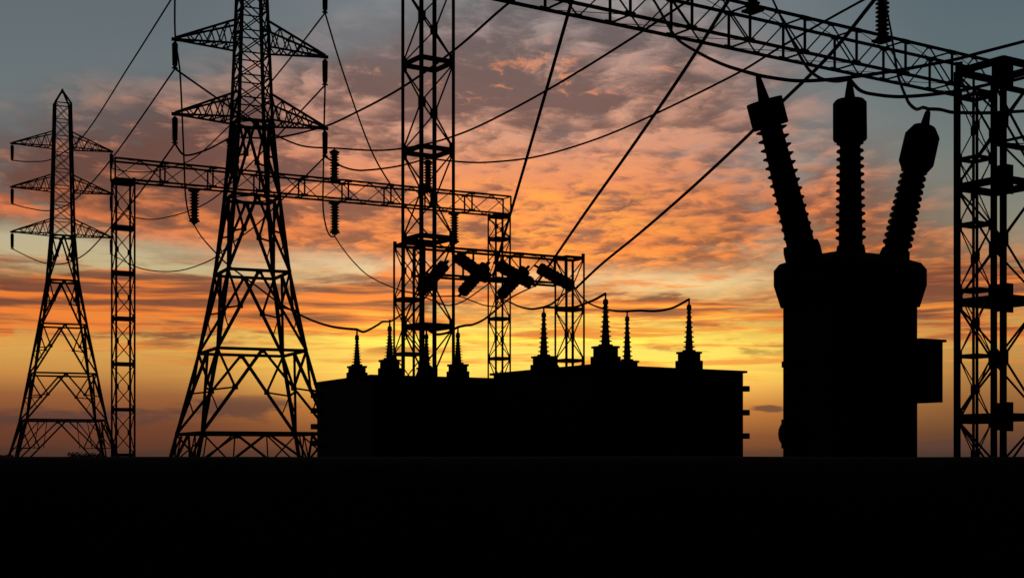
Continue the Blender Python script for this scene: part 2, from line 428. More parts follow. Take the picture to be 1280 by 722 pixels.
# ------------------------------------------------------------------ lattice pylons
def lattice_pylon(label, px, Y, yaw, prof, levels, arms, reach, cap, stepz=1.08, th=1.0):
    """prof: (z, half width) of the tapering body; levels: heights of the main horizontals;
       arms: heights of the three crossarms; cap: (shoulder, apex)"""
    t = thing('lattice_pylon', label, 'pylon', ((px - 640) * Y / FOC, Y, 0), yaw, 'lattice pylons of the power line')
    def hw(z):
        for (z0, a), (z1, b) in zip(prof, prof[1:]):
            if z <= z1: return a + (b - a) * (z - z0) / (z1 - z0)
        return prof[-1][1]
    C4 = [(-1, -1), (1, -1), (1, 1), (-1, 1)]
    def cor(k, z): return Vector((C4[k][0] * hw(z), C4[k][1] * hw(z), z))
    zt = cap[0]
    zs = [p[0] for p in prof if p[0] < zt] + [zt]
    for k in range(4):
        m = MB()
        for z0, z1 in zip(zs, zs[1:]):
            wd = (0.17 if z1 < levels[-1] + .1 else 0.155) * th
            m.angle(cor(k, z0), cor(k, z1), wd, 0.07, C4[k])
        m.box((cor(k, 0).x, cor(k, 0).y, 0.10), (0.8, 0.8, 0.34))
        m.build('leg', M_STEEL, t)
    mid = lambda p, q, f=0.5: p.lerp(q, f)
    # lower body: big K panels
    lv = [0.0] + levels
    for i, z in enumerate(levels):
        hz = kb = rd = MB()
        w = 0.15
        for k in range(4):
            a, b = cor(k, z), cor((k + 1) % 4, z)
            hz.bar(a, b, 0.10, w)
            hz.box(mid(a, b) - Vector((0, 0, .06)), (0.34 if k % 2 == 0 else 0.06, 0.06 if k % 2 == 0 else 0.34, 0.26))
        z0 = lv[i]
        for k in range(4):
            a1, b1 = cor(k, z), cor((k + 1) % 4, z); a0, b0 = cor(k, z0), cor((k + 1) % 4, z0)
            top = mid(a1, b1)
            if z0 == 0.0:
                # foot panel: low K with struts
                for e_ in (a0, b0):
                    kb.bar(top, e_, 0.11)
                for f in (0.25, 0.75):
                    pt = mid(a1, b1, f)
                    rd.bar(pt, mid(a0, b0, f * 0.0 + (0.25 if f < .5 else 0.75)) * 0.5 + pt * 0.5, 0.06)
                    rd.bar(pt, mid(a1, a0, 0.62) if f < .5 else mid(b1, b0, 0.62), 0.07)
                for (l1, l0, f) in ((a1, a0, .3), (b1, b0, .7)):
                    pt = mid(top, l0, 0.5); rd.bar(l1, pt, 0.08); rd.bar(pt, mid(l1, l0, 0.5), 0.07)
            else:
                for (l1, l0) in ((a1, a0), (b1, b0)):
                    kb.bar(top, l0, 0.13)
                    pt = mid(top, l0, 0.46)
                    le = mid(l1, l0, 0.50)
                    rd.bar(l1, pt, 0.10)                     # strut from the leg top down to the K
                    rd.bar(le, pt, 0.085)                    # level strut
                    rd.box(pt, (0.26, 0.08, 0.24) if k % 2 == 0 else (0.08, 0.26, 0.24))
                    if z - z0 > 3.0:
                        p2 = mid(top, l0, 0.74); rd.bar(le, p2, 0.05)
        if i >= len(levels) - 2:                           # plan bracing
            for k in range(4):
                rd.bar(mid(cor(k, z), cor((k + 1) % 4, z)), mid(cor((k + 1) % 4, z), cor((k + 2) % 4, z)), 0.06)
        rd.build('bracing_panel', M_STEEL, t)
    # upper body lattice
    ub = MB()
    z = levels[-1]; flip = 0
    nn = max(1, int(round((zt - z) / stepz))); dz = (zt - z) / nn
    for i in range(nn):
        z0, z1 = z + i * dz, z + (i + 1) * dz
        for k in range(4):
            a0, b0, a1, b1 = cor(k, z0), cor((k + 1) % 4, z0), cor(k, z1), cor((k + 1) % 4, z1)
            ub.bar(a0, b1, 0.055, 0.055); ub.bar(b0, a1, 0.055, 0.055)
        if True:
            for k in range(4): ub.bar(cor(k, z0), cor((k + 1) % 4, z0), 0.05, 0.06)
    for k in range(4): ub.bar(cor(k, zt), cor((k + 1) % 4, zt), 0.08)
    ub.build('lattice_bracing', M_STEEL, t)
    # peak
    pk = MB(); ap = Vector((0, 0, cap[1]))
    for k in range(4): pk.bar(cor(k, zt), ap, 0.12)
    pk.bar(ap - Vector((0, 0, .25)), ap + Vector((0, 0, .12)), 0.16)
    pk.build('peak', M_STEEL, t)
    # crossarms
    tips = {}
    for j, za in enumerate(arms):
        for sgn in (-1, 1):
            m = MB(); zb = za + 1.28
            tip = Vector((sgn * reach, 0, za + 0.02)); h0, h1 = hw(za), hw(zb)
            n = 5
            for sy in (-1, 1):
                bo = Vector((sgn * h0, sy * h0, za)); to = Vector((sgn * h1, sy * h1, zb))
                t1 = tip + Vector((0, sy * 0.06, 0)); t2 = tip + Vector((0, sy * 0.06, 0.07))
                m.bar(bo, t1, 0.085); m.bar(to, t2, 0.095)
                pts = []
                for i in range(n):
                    f0 = i / n; f1 = (i + 0.5) / n
                    pts += [(to.lerp(t2, f0)), (bo.lerp(t1, f1))]
                for p_, q_ in list(zip(pts, pts[1:]))[:-1]: m.bar(p_, q_, 0.055)
            for i in range(1, n):
                f = i / n
                p_ = Vector((sgn * h0, -h0, za)).lerp(tip, f); q_ = Vector((sgn * h0, h0, za)).lerp(tip, f)
                m.bar(p_, q_, 0.06)
                m.bar(q_, Vector((sgn * h0, -h0, za)).lerp(tip, (i - 1) / n), 0.05)
                m.bar(Vector((sgn * h1, -h1, zb)).lerp(tip, f), Vector((sgn * h1, h1, zb)).lerp(tip, f), 0.05)
            m.bar(tip - Vector((sgn * .35, 0, 0)), tip + Vector((sgn * 0.16, 0, 0)), 0.14, 0.15)
            m.build('crossarm', M_STEEL, t)
            tips[(j, sgn)] = local_to_world(t) @ (tip + Vector((0, 0, -0.08)))
    return t, tips

YAW_P = R(24)
big, big_tip = lattice_pylon(
    'large lattice pylon left of the transformers, its peak cut off by the top edge', 314.5, 72, YAW_P,
    [(0, 3.76), (1.6, 3.40), (6.8, 2.20), (10.8, 1.53), (14.44, 1.15), (18.24, 0.86), (24.4, 0.64), (31, 0.60)],
    [2.76, 6.84, 10.75, 14.5, 18.25], [18.35, 22.0, 25.68], 3.80, (27.2, 30.6))
small, small_tip = lattice_pylon(
    'smaller far lattice pylon at the left edge, whole with its pointed peak', 78, 124, YAW_P,
    [(0, 4.55), (1.6, 4.05), (4.7, 3.25), (8.7, 2.55), (12.9, 1.82), (16.7, 1.22), (20.6, 0.93), (32.2, 0.66)],
    [4.75, 8.7, 12.9, 16.7, 20.55], [20.7, 24.5, 28.2], 4.1, (31.95, 33.15), 1.35, 1.15)

# long-rod insulators under the arm tips
def rod_insulator_mesh(L=1.30, r=0.155):
    prof = [(0.03, 0), (0.03, -0.06), (0.09, -0.06), (0.10, -0.12)]
    n = 14; z0 = -0.13; z1 = -L + 0.10
    for i in range(n):
        a = z0 + (z1 - z0) * i / n; b = z0 + (z1 - z0) * (i + 1) / n
        rr = r * (1.0 - 0.12 * i / n)
        prof += [(rr * 0.82, a), (rr, a + (b - a) * 0.35), (rr, a + (b - a) * 0.55), (rr * 0.82, b)]
    prof += [(0.10, -L + 0.09), (0.09, -L + 0.03), (0.03, -L + 0.02), (0.03, -L)]
    return prof
def make_rod():
    t = thing('suspension_insulator', '-', 'insulator', group='insulators hanging from the pylon arms')
    m = MB(); p = rod_insulator_mesh()
    m.lathe(p[::-1], n=16); m.build('insulator_body', M_PORC, t)
    c = MB(); c.bar((0, 0, 0.10), (0, 0, -0.05), 0.05); c.build('hanger', M_DARKSTEEL, t)
    d = MB(); d.bar((-0.14, 0, -1.33), (0.14, 0, -1.33), 0.08, 0.07); d.build('conductor_clamp', M_DARKSTEEL, t)
    return t
arm_word = ['lowest', 'middle', 'topmost']
proto = None
ends = {}
for nm, tips, who in (('big', big_tip, 'large pylon'), ('small', small_tip, 'small far pylon')):
    for (j, sgn), p in tips.items():
        lab = 'dark rod insulator hanging from the %s %s arm of the %s' % (arm_word[j], 'left' if sgn < 0 else 'right', who)
        if proto is None:
            proto = make_rod(); it = proto; it.location = p; it.rotation_euler = (0, 0, YAW_P); it['label'] = lab
        else:
            it = copy_thing(proto, p, (0, 0, YAW_P), lab)
        ends[(nm, j, sgn)] = p + Vector((0, 0, -1.36))

# ------------------------------------------------------------------ portal gantries
def column(parent, x0, w, z_top, start, panel, leg_w, bw, belt=0.15, plates=False):
    """square lattice column; bracing nodes half way up on one pair of legs, at the belts on the other"""
    h = w / 2; C4 = [(-h, -h), (h, -h), (h, h), (-h, h)]
    def c(k, z): return Vector((x0 + C4[k % 4][0], C4[k % 4][1], z))
    body = MB()
    bz = []
    z = start
    while z < z_top - 0.6: bz.append(z); z += panel
    bz.append(z_top)
    for z in bz:                                           # belts of flat plate
        for k in range(4): body.bar(c(k, z), c(k + 1, z), 0.06, belt)
    lo = [bz[0] - panel] + bz
    gus = []
    for z0, z1 in zip(lo, lo[1:]):
        if z0 < 0: z0 = 0.02
        zm = (z0 + z1) / 2
        for k in (0, 2):
            for q in (k + 1, k + 3):
                body.bar(c(k, zm), c(q, z1 - .05), bw); body.bar(c(k, zm), c(q, z0 + .05), bw)
            p = c(k, zm); gu = MB(); gus.append(gu)
            ix, iy = -C4[k][0] / h * .05, -C4[k][1] / h * .05
            gu.box((p.x + ix, p.y, zm), (0.20, 0.05, 0.30)); gu.box((p.x, p.y + iy, zm), (0.05, 0.20, 0.27))
        for k in (1, 3):
            p = c(k, z1); gu = MB(); gus.append(gu)
            ix, iy = -C4[k][0] / h * .05, -C4[k][1] / h * .05
            gu.box((p.x + ix, p.y, z1), (0.18, 0.05, 0.46)); gu.box((p.x, p.y + iy, z1 - .003), (0.05, 0.18, 0.44))
    if plates:                                             # heavy splice plates on the near corner
        for z in bz:
            p = c(0, z - (.34 if z == z_top else 0)); gu = MB(); gus.append(gu)
            gu.box((p.x + .10, p.y - .03, p.z), (0.36, 0.05, 0.66)); gu.box((p.x - .03, p.y + .10, p.z), (0.05, 0.36, 0.62))
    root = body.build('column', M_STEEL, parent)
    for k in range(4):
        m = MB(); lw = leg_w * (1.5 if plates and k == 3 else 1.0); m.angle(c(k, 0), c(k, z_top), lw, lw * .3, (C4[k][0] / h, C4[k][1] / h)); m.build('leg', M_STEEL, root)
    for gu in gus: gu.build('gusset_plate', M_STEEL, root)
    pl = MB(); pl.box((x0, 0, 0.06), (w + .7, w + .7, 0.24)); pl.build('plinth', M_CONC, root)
    return bz
def beam(parent, xa, xb, w, zb, hgt, ch, bw, npan):
    h = w / 2; zt = zb + hgt
    b = MB()
    for sy in (-h, h):
        for z in (zb, zt): b.bar((xa, sy, z), (xb, sy, z), ch, ch)
    gus = []
    def plate(x, y, z, sx, sz):
        m = MB(); m.box((x, y, z), (sx, 0.07, sz)); gus.append(m)
    for i in range(npan + 1):
        x = xa + (xb - xa) * i / npan
        for sy in (-h, h): b.bar((x, sy, zb), (x, sy, zt), bw * 1.8, up=(1, 0, 0))
        for z in (zb, zt): b.bar((x, -h, z), (x, h, z), bw * 1.3)
        if 0 < i < npan:
            plate(x, -h, zt - .02, 0.42, 0.17); plate(x, h, zt - .02, 0.40, 0.15)
            plate(x, -h, zb + .02, 0.42, 0.17); plate(x, h, zb + .02, 0.40, 0.15)
        if i < npan:
            x1 = xa + (xb - xa) * (i + 1) / npan; xm = (x + x1) / 2
            b.bar((x, -h, zb), (xm, -h, zt), bw); b.bar((x1, -h, zb), (xm, -h, zt), bw)
            b.bar((x, h, zt), (xm, h, zb), bw); b.bar((x1, h, zt), (xm, h, zb), bw)
            b.bar((x, -h, zt), (x1, h, zt), bw * .45); b.bar((x, h, zb), (x1, -h, zb), bw * .45)
            plate(xm, -h, zt - .02, 0.28, 0.14); plate(xm, h, zb + .02, 0.28, 0.14)
    root = b.build('beam', M_STEEL, parent)
    for m in gus: m.build('gusset_plate', M_STEEL, root)
def gantry(label, A, B):
    """A, B: ground points under the two columns"""
    A, B = Vector(A), Vector(B); d = B - A
    t = thing('portal_gantry', label, 'gantry', A, math.atan2(d.y, d.x), 'lattice steel gantries of the substation')
    return t, d.length
def ground(px, Y): return Vector(((px - 640) * Y / FOC, Y, 0))

g_left, Lg = gantry('long lattice gantry behind the large pylon, its left post beside the small pylon', ground(154, 78.8), ground(624, 89.9))
column(g_left, 0, 1.02, 16.6, 1.72, 2.48, 0.10, 0.045, 0.17)
column(g_left, Lg, 1.02, 16.6, 0.30, 2.48, 0.10, 0.045, 0.17)
beam(g_left, -0.55, Lg + 0.55, 1.02, 16.72, 1.10, 0.10, 0.045, 9)

g_front, Lf = gantry('tall near lattice gantry whose beam slants across the top right corner', ground(535, 44.7), ground(1219, 59))
column(g_front, 0, 1.15, 16.34, 0.20, 2.72, 0.10, 0.038)
column(g_front, Lf, 0.90, 16.34, 0.35, 2.69, 0.085, 0.036)
beam(g_front, -0.6, Lf + 0.6, 1.12, 16.45, 1.28, 0.10, 0.042, 10)

g_mid, Lm = gantry('low short lattice gantry carrying the fat strain insulators', ground(511, 71.5), ground(712, 76.2))
column(g_mid, 0, 1.1, 12.1, 1.30, 2.70, 0.10, 0.045)
column(g_mid, Lm, 1.1, 12.1, 1.30, 2.70, 0.10, 0.045)
beam(g_mid, 0.6, Lm - 0.6, 1.1, 10.68, 1.38, 0.11, 0.045, 3)

A_ = ground(1248, 33.5); B_ = A_ + Vector((math.cos(R(33)), math.sin(R(33)), 0)) * 9.0
g_right, Lr = gantry('thick posted lattice gantry cut off by the right edge, nearest of the gantries', A_, B_)
column(g_right, 0, 1.30, 10.60, 2.52, 2.69, 0.112, 0.038, 0.17, True)
column(g_right, Lr, 1.30, 10.60, 2.52, 2.69, 0.112, 0.038, 0.17, True)
beam(g_right, 0.7, Lr - 0.7, 1.30, 9.10, 1.38, 0.11, 0.045, 3)

# ------------------------------------------------------------------ ribbed insulators on the gantries
def ribbed_profile(L, rc, rs, n, cap_r, tip=0.0, taper=0.0, top_nib=False):
    """stack of sheds from z=0 to z=L with end flanges"""
    prof = [(cap_r, 0), (cap_r, 0.10), (rc, 0.11)]
    z0, z1 = 0.14, L - 0.30
    for i in range(n):
        f = i / n; a = z0 + (z1 - z0) * f; p = (z1 - z0) / n; k = 1 - taper * f
        prof += [(rc * k, a), (rc * k, a + p * .30), (rs * k, a + p * .50), (rs * k, a + p * .62), (rc * k, a + p * .92)]
    k = 1 - taper
    prof += [(rs * 1.12 * k, z1 + .02), (rs * 1.12 * k, z1 + .09), (rc * 1.1 * k, z1 + .11), (rc * 1.0 * k, L - 0.12), (0.05, L - 0.08), (0.035, L)]
    return prof
def make_post():
    t = thing('post_insulator', '-', 'insulator', group='ribbed insulators on the gantry beams')
    m = MB(); m.lathe(ribbed_profile(1.95, 0.165, 0.27, 9, 0.25), n=20); m.build('shed_stack', M_PORC, t)
    f = MB(); f.box((0, 0, -0.03), (0.56, 0.62, 0.09)); f.build('base_plate', M_DARKSTEEL, t)
    return t
def on_beam(gan, L, px, z, off=0.0):
    """point of the gantry's centre line in the direction of photo column px"""
    yaw = gan.rotation_euler.z; d = Vector((math.cos(yaw), math.sin(yaw), 0)); n = Vector((-d.y, d.x, 0))
    A = Vector(gan.location) + n * off
    k = (px - 640) / FOC
    s = (k * A.y - A.x) / (d.x - k * d.y)
    p = A + d * s; p.z = z
    return p
posts = {}
pp = None
ZT = 16.72 + 1.10 - 0.02
for key, gan, L, px, up, lab in (
        ('t1', g_left, Lg, 289, 1, 'ribbed post insulator standing on the long beam, seen through the large pylon'),
        ('t2', g_left, Lg, 418, 1, 'ribbed post insulator standing on the long beam just right of the large pylon'),
        ('t3', g_left, Lg, 535, 1, 'ribbed post insulator standing on the long beam, seen inside the tall middle column'),
        ('b1', g_left, Lg, 243, -1, 'ribbed insulator hanging under the long beam left of the large pylon'),
        ('b2', g_left, Lg, 418.5, -1, 'ribbed insulator hanging under the long beam right of the large pylon'),
        ('b3', g_left, Lg, 568, -1, 'ribbed insulator hanging under the long beam at the tall middle column'),
        ('f1', g_front, Lf, 772, 1, 'ribbed insulator on the slanting near beam, mostly above the top edge'),
        ('f2', g_front, Lf, 941, 1, 'ribbed insulator standing on the slanting near beam with only its foot in view'),
        ('f3', g_front, Lf, 1103, 1, 'ribbed insulator standing highest in the top right corner above the near beam')):
    if gan is g_left: z = ZT if up > 0 else 16.52
    else: z = 16.45 + 1.28 + 0.07
    p = on_beam(gan, L, px, z, 0.0)
    rot = (0 if up > 0 else math.pi, 0, gan.rotation_euler.z)
    if pp is None:
        pp = make_post(); pp.location = p; pp.rotation_euler = rot; pp['label'] = lab
    else: copy_thing(pp, p, rot, lab)
    posts[key] = p + Vector((0, 0, up * 1.95))
    posts[key + '_foot'] = p

# strain insulators on the low gantry: fat barrels slung from both sides of its beam
def make_strain(L):
    t = thing('strain_insulator', '-', 'insulator', group='fat strain insulators on the low gantry')
    r = 0.325
    prof = [(0.05, -0.12), (0.05, 0.0), (r * .62, 0.0), (r, 0.07)]
    n = 9
    for i in range(n):
        a = 0.10 + (L - 0.30) * i / n; p = (L - 0.30) / n
        prof += [(r * .90, a), (r, a + p * .3), (r, a + p * .7), (r * .90, a + p * .97)]
    prof += [(r, L - 0.18), (r * .7, L - 0.06), (0.07, L - 0.04), (0.05, L + 0.10)]
    m = MB(); m.lathe(prof, n=20); m.build('disc_string', M_PORC, t)
    c = MB(); c.box((0, 0, -0.12), (0.16, 0.10, 0.22)); c.box((0, 0, L + 0.07), (0.14, 0.10, 0.20)); c.build('end_fitting', M_DARKSTEEL, t)
    return t
strain = {}
sp_ = None
LS = 2.10
def put_strain(key, p0, p1, lab):
    global sp_
    d = (p1 - p0).normalized(); mid_ = (p0 + p1) / 2
    base = mid_ - d * LS / 2
    rot = d.to_track_quat('Z', 'Y').to_euler()
    if sp_ is None:
        sp_ = make_strain(LS); sp_.location = base; sp_.rotation_euler = rot; sp_['label'] = lab; 
    else: copy_thing(sp_, base, rot, lab)
    strain[key] = (base, base + d * (LS + .12))
# slung on the near side, dropping to the right
for i, (a, b, lab) in enumerate((
        ((576, 324), (606, 345), 'fat strain insulator dropping right, just right of the tall middle column'),
        ((628, 334), (660, 352), 'fat strain insulator dropping right, halfway along the low gantry'),
        ((678, 337), (712, 356), 'fat strain insulator dropping right, alone at the low gantry\'s right post'))):
    Ya = on_beam(g_mid, Lm, a[0], 0, -0.95).y
    put_strain('n%d' % i, P(a[0], a[1], Ya), P(b[0], b[1], Ya + 0.15), lab)
# slung on the far side, dropping to the left
for i, (a, b, lab) in enumerate((
        ((552, 335), (529, 361), 'fat strain insulator dropping left, seen inside the tall middle column'),
        ((605, 335), (579, 364), 'fat strain insulator dropping left, first one right of the middle column'),
        ((654, 340), (628, 367), 'fat strain insulator dropping left, halfway along the low gantry'))):
    Ya = on_beam(g_mid, Lm, a[0], 0, 0.95).y
    put_strain('f%d' % i, P(a[0], a[1], Ya), P(b[0], b[1], Ya + 0.55), lab)

# ------------------------------------------------------------------ transformers of the middle row
def bushing_profile(L, r0, n):
    prof = [(r0 * 1.25, 0), (r0 * 1.25, 0.05)]
    for i in range(n):
        f = i / n; a = 0.06 + (L - 0.32) * f; p = (L - 0.32) / n; k = 1 - 0.60 * f
        prof += [(r0 * .72 * k, a), (r0 * .72 * k, a + p * .45), (r0 * 1.12 * k, a + p * .55), (r0 * 1.12 * k, a + p * .66), (r0 * .72 * k, a + p * .8)]
    prof += [(r0 * .34, L - 0.25), (r0 * .50, L - 0.22), (r0 * .42, L - 0.12), (r0 * .2, L - 0.10), (0.025, L - 0.09), (0.02, L)]
    return prof
tips_t = {}
def transformer_row(label, N, yaw, U, Vd, ztop, bush, key, brk):
    t = thing('power_transformer', label, 'transformer', (N[0], N[1], 0), yaw, 'flat topped power transformers')
    m = MB()
    m.box((U / 2, Vd / 2, 0.08), (U + .5, Vd + .5, 0.24)); m.build('plinth', M_CONC, t)
    m = MB(); m.box((U / 2, Vd / 2, (0.2 + ztop - .06) / 2), (U, Vd, ztop - .26), 0, 0.04)
    n = int(U / 0.55)
    for i in range(n):                                     # stiffening ribs
        x = U * (i + .5) / n
        for y in (-0.03, Vd + 0.03): m.box((x, y, ztop / 2), (0.08, 0.10, ztop - .6))
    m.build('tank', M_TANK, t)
    m = MB(); m.box((U / 2, Vd / 2, ztop - 0.03), (U + .14, Vd + .14, 0.06)); m.build('lid', M_TANK, t)
    for i, (u, v, ztip, tr, th) in enumerate(bush):
        b = MB(); zb = ztop + th
        L = ztip - zb
        b.lathe(bushing_profile(L, tr * .5, 8), base=(u, v, zb), n=18)
        bo = b.build('bushing', M_PORC, t)
        tb = MB()
        tb.box((u, v, ztop + th * .25), (tr * 1.95, tr * 1.95, th * .5), 0, 0.05)
        tb.box((u, v, ztop + th * .72), (tr * 1.62, tr * 1.62, th * .5), 0, 0.05)
        tb.box((u, v, zb - .02), (tr * 1.86, tr * 1.86, 0.05), 0, 0.05)
        for sx in (-1, 1):
            tb.bar((u + sx * tr * .98, v, ztop), (u + sx * tr * .98, v, ztop + th * .52), 0.05)
        tb.build('turret', M_TANK, bo)
        rd = MB(); rd.bar((u, v, ztip - .02), (u, v, ztip + .06), 0.035); rd.build('terminal', M_DARKSTEEL, bo)
        tips_t[(key, i)] = local_to_world(t) @ Vector((u, v, ztip + .04))
    for (x, y, z) in brk:
        m = MB(); m.box((x, y, z), (0.17, 0.16, 0.15)); m.box((x * .98 + U / 2 * .02, y, z), (0.10, 0.22, 0.09)); m.build('bracket', M_DARKSTEEL, t)
    return t
YT = R(27)
T1N, T2N = (-3.50, 36.0), (2.0, 36.0)
transformer_row('left half of the flat topped transformer row, lower, with four small bushings', T1N, YT, 3.42, 4.15, 3.66,
                [(0.40, 2.10, 4.93, 0.235, 0.34), (0.70, 0.55, 5.05, 0.25, 0.42), (2.40, 2.10, 5.03, 0.24, 0.36), (2.62, 0.55, 4.96, 0.245, 0.36)],
                'L', [(-0.08, 4.10, z) for z in (1.98, 2.44, 2.88, 3.30)])
transformer_row('right half of the flat topped transformer row, higher and wider, with larger bushings', T2N, R(33), 5.05, 4.64, 3.92,
                [(0.885, 0.62, 5.76, 0.30, 0.52), (3.43, 0.34, 5.74, 0.28, 0.46), (1.13, 3.80, 5.70, 0.29, 0.46), (3.86, 3.58, 5.72, 0.28, 0.42)],
                'R', [(5.13, 0.02, z) for z in (2.17, 2.80, 3.44)])

# ------------------------------------------------------------------ the big near transformer
def near_transformer():
    Y = 20.0; yaw = R(31); px = 1062.5
    t = thing('power_transformer', 'big near transformer at right with three tall splayed bushings', 'transformer', ground(px, Y), yaw)
    s = Y / FOC
    z = lambda py: CAM_H + (HOR - py) * s
    W_, D_ = 1.58, 1.12
    m = MB(); m.box((0, 0, 0.05), (W_ + .5, D_ + .5, 0.22)); m.build('plinth', M_CONC, t)
    m = MB(); m.box((0, 0, (0.16 + z(372)) / 2), (W_, D_, z(372) - 0.16), 0, 0.12)
    m.box((0, 0, z(455)), (W_ + .03, D_ + .03, 0.08), 0, 0.12)
    m.build('tank', M_TANK, t)
    def rr(w, d, b):
        pts = []
        for qx, qy, a0 in ((w / 2, -d / 2, -90), (w / 2, d / 2, 0), (-w / 2, d / 2, 90), (-w / 2, -d / 2, 180)):
            ccx = qx - math.copysign(b, qx); ccy = qy - math.copysign(b, qy)
            for k in range(6):
                a = R(a0 + 18 * k); pts.append((ccx + b * math.cos(a), ccy + b * math.sin(a)))
        return pts
    m = MB()
    pts = rr(1.78, 1.30, 0.13)
    m.prism(pts, z(384), z(357), sc0=0.91, sc1=1.0)
    m.prism(pts, z(357) + .001, z(338), sc0=1.0, sc1=1.0)
    m.prism(pts, z(338) + .001, z(330), sc0=1.0, sc1=0.93)
    m.prism(pts, z(330) + .001, z(320), sc0=0.93, sc1=0.58)
    m.build('lid', M_TANK, t)
    # control cabinet on the right hand side
    m = MB(); 
    m.box((W_ / 2 + 0.23, -0.30, (z(502) + z(426)) / 2), (0.46, 0.46, z(426) - z(502)))
    cb = m.build('control_cabinet', M_TANK, t)
    m = MB(); m.box((W_ / 2 + 0.245, -0.30, z(424.5)), (0.52, 0.52, 0.035)); m.build('cabinet_roof', M_TANK, cb)
    # oil valve low on the left
    m = MB(); m.lathe([(0.12, 0), (0.17, 0.02), (0.18, 0.045), (0.10, 0.075)], base=(-W_ / 2 - 0.0, 0.36, z(542)), axis=(-1, 0, 0), n=16)
    m.box((-W_ / 2 - .02, 0.36, z(542)), (0.06, 0.24, 0.40), 0, 0.02)
    vv = m.build('oil_valve', M_DARKSTEEL, t)
    m = MB()
    for py in (527, 553): m.bar((-W_ / 2 - .02, 0.36, z(py)), (-W_ / 2 - .12, 0.36, z(py)), 0.05)
    m.build('valve_handle', M_DARKSTEEL, vv)
    inv = local_to_world(t).inverted()
    out = {}
    for i, (b, tp, cap, rc, rs, nshed, capw, shape) in enumerate((
            # base px, tip px, depth offsets handled through the splay plane
            ((1005, 322), (947, 94), (0.72, 0.905), 0.165, 0.218, 13, 0.245, 'drum'),
            ((1063.5, 325), (1062, 99), (0.66, 0.885), 0.160, 0.208, 13, 0.232, 'bevel'),
            ((1116, 330), (1160, 139), (0.62, 0.915), 0.163, 0.207, 12, 0.245, 'hex'))):
        u0 = (-0.52, 0.0, 0.47)[i]
        wb = local_to_world(t) @ Vector((u0, 0, 0)); Yb = wb.y
        B = P(b[0], b[1], Yb)
        dY = (-0.30, 0.0, 0.24)[i]
        T = P(tp[0], tp[1], Yb + dY)
        Bl, Tl = inv @ B, inv @ T
        ax = (Tl - Bl); L = ax.length; ax.normalize()
        m = MB()
        z0, z1 = 0.0, L * cap[0]
        rbot = rc * (1.15 if i == 0 else 1.02)
        prof = [(rbot, z0)]
        for k in range(nshed):
            f = k / nshed; a = z0 + .24 + (z1 - z0 - .24) * f; p_ = (z1 - z0 - .24) / nshed
            c0 = rbot + (rc * .86 - rbot) * f
            s0 = c0 + (rs - rc) * ((0.35 + 1.05 * f) if i == 0 else 1.0)
            prof += [(c0, a), (c0, a + p_ * .35), (s0, a + p_ * .60), (s0 * .97, a + p_ * .76), (c0, a + p_ * .86)]
        prof += [(rc * .84, z1)]
        m.lathe(prof, base=Bl, axis=ax, n=28)
        bo = m.build('bushing', M_PORC, t)
        m = MB(); zc0, zc1 = z1, L * cap[1] if shape != 'x' else 0
        zc1 = L - (0.35, 0.29, 0.25)[i]
        c = capw
        if shape == 'drum': pf = [(c * .99, zc0), (c, zc0 + .008), (c, zc1 - .01), (c * .985, zc1)]
        elif shape == 'bevel': pf = [(c * .95, zc0), (c, zc0 + .02), (c * .99, zc1 - .045), (c * .82, zc1)]
        else: pf = [(c * .80, zc0), (c, zc0 + .09), (c * .99, zc1 - .13), (c * .66, zc1)]
        m.lathe(pf, base=Bl, axis=ax, n=28); m.build('cap', M_DARKSTEEL, bo)
        m = MB(); r0, r1 = (0.080, 0.036) if i < 2 else (0.070, 0.042)
        m.lathe([(r0, zc1), (r1, L - .03), (r1 * .7, L)], base=Bl, axis=ax, n=16); m.build('terminal', M_DARKSTEEL, bo)
        m = MB(); rt = (0.255, 0.20, 0.21)[i]
        m.lathe([(rt * .9, -0.30), (rt, -0.02), (rt, 0.12), (rt * .93, 0.20), (rbot, 0.21)], base=Bl, axis=ax, n=24)
        m.build('turret', M_TANK, bo)
        out[i] = local_to_world(t) @ Tl
    return t, out
near_t, near_tip = near_transformer()

# ------------------------------------------------------------------ conductors and droppers
def catmull(pts, n=10):
    out = []
    m = len(pts)
    for i in range(m - 1):
        p0 = pts[max(i - 1, 0)]; p1 = pts[i]; p2 = pts[i + 1]; p3 = pts[min(i + 2, m - 1)]
        # centripetal-like tangents, limited by the chord
        c = (p2 - p1).length
        def tan(a, b, d):
            v = (b - a); 
            return v.normalized() * min(v.length * .5, c) if v.length > 1e-6 else d
        t1 = tan(p0, p2, p2 - p1); t2 = tan(p1, p3, p2 - p1)
        for k in range(n):
            s = k / n
            h00 = 2 * s**3 - 3 * s**2 + 1; h10 = s**3 - 2 * s**2 + s; h01 = -2 * s**3 + 3 * s**2; h11 = s**3 - s**2
            out.append(p1 * h00 + t1 * h10 + p2 * h01 + t2 * h11)
    out.append(pts[-1])
    return out
def proj(p): return (640 + FOC * p.x / p.y, HOR - FOC * (p.z - CAM_H) / p.y)
def cable(label, A, mids, B, r, group, name='overhead_cable'):
    """A and B are real attachment points; mids give the sag between them in the photo's directions"""
    q = [proj(A)] + list(mids) + [proj(B)]
    ln = [0.0]
    for a, b in zip(q, q[1:]): ln.append(ln[-1] + math.hypot(a[0] - b[0], a[1] - b[1]))
    pts = [A]
    for (px, py), l in zip(mids, ln[1:-1]):
        f = l / ln[-1]; Y = 1 / ((1 - f) / A.y + f / B.y)
        pts.append(P(px, py, Y))
    pts.append(B)
    m = MB(); m.tube(catmull(pts), r, 8)
    o = m.build(name, M_CABLE)
    # origin at the first attachment
    for v in o.data.vertices: v.co -= A
    o.location = A
    return tag(o, label, 'cable', group)

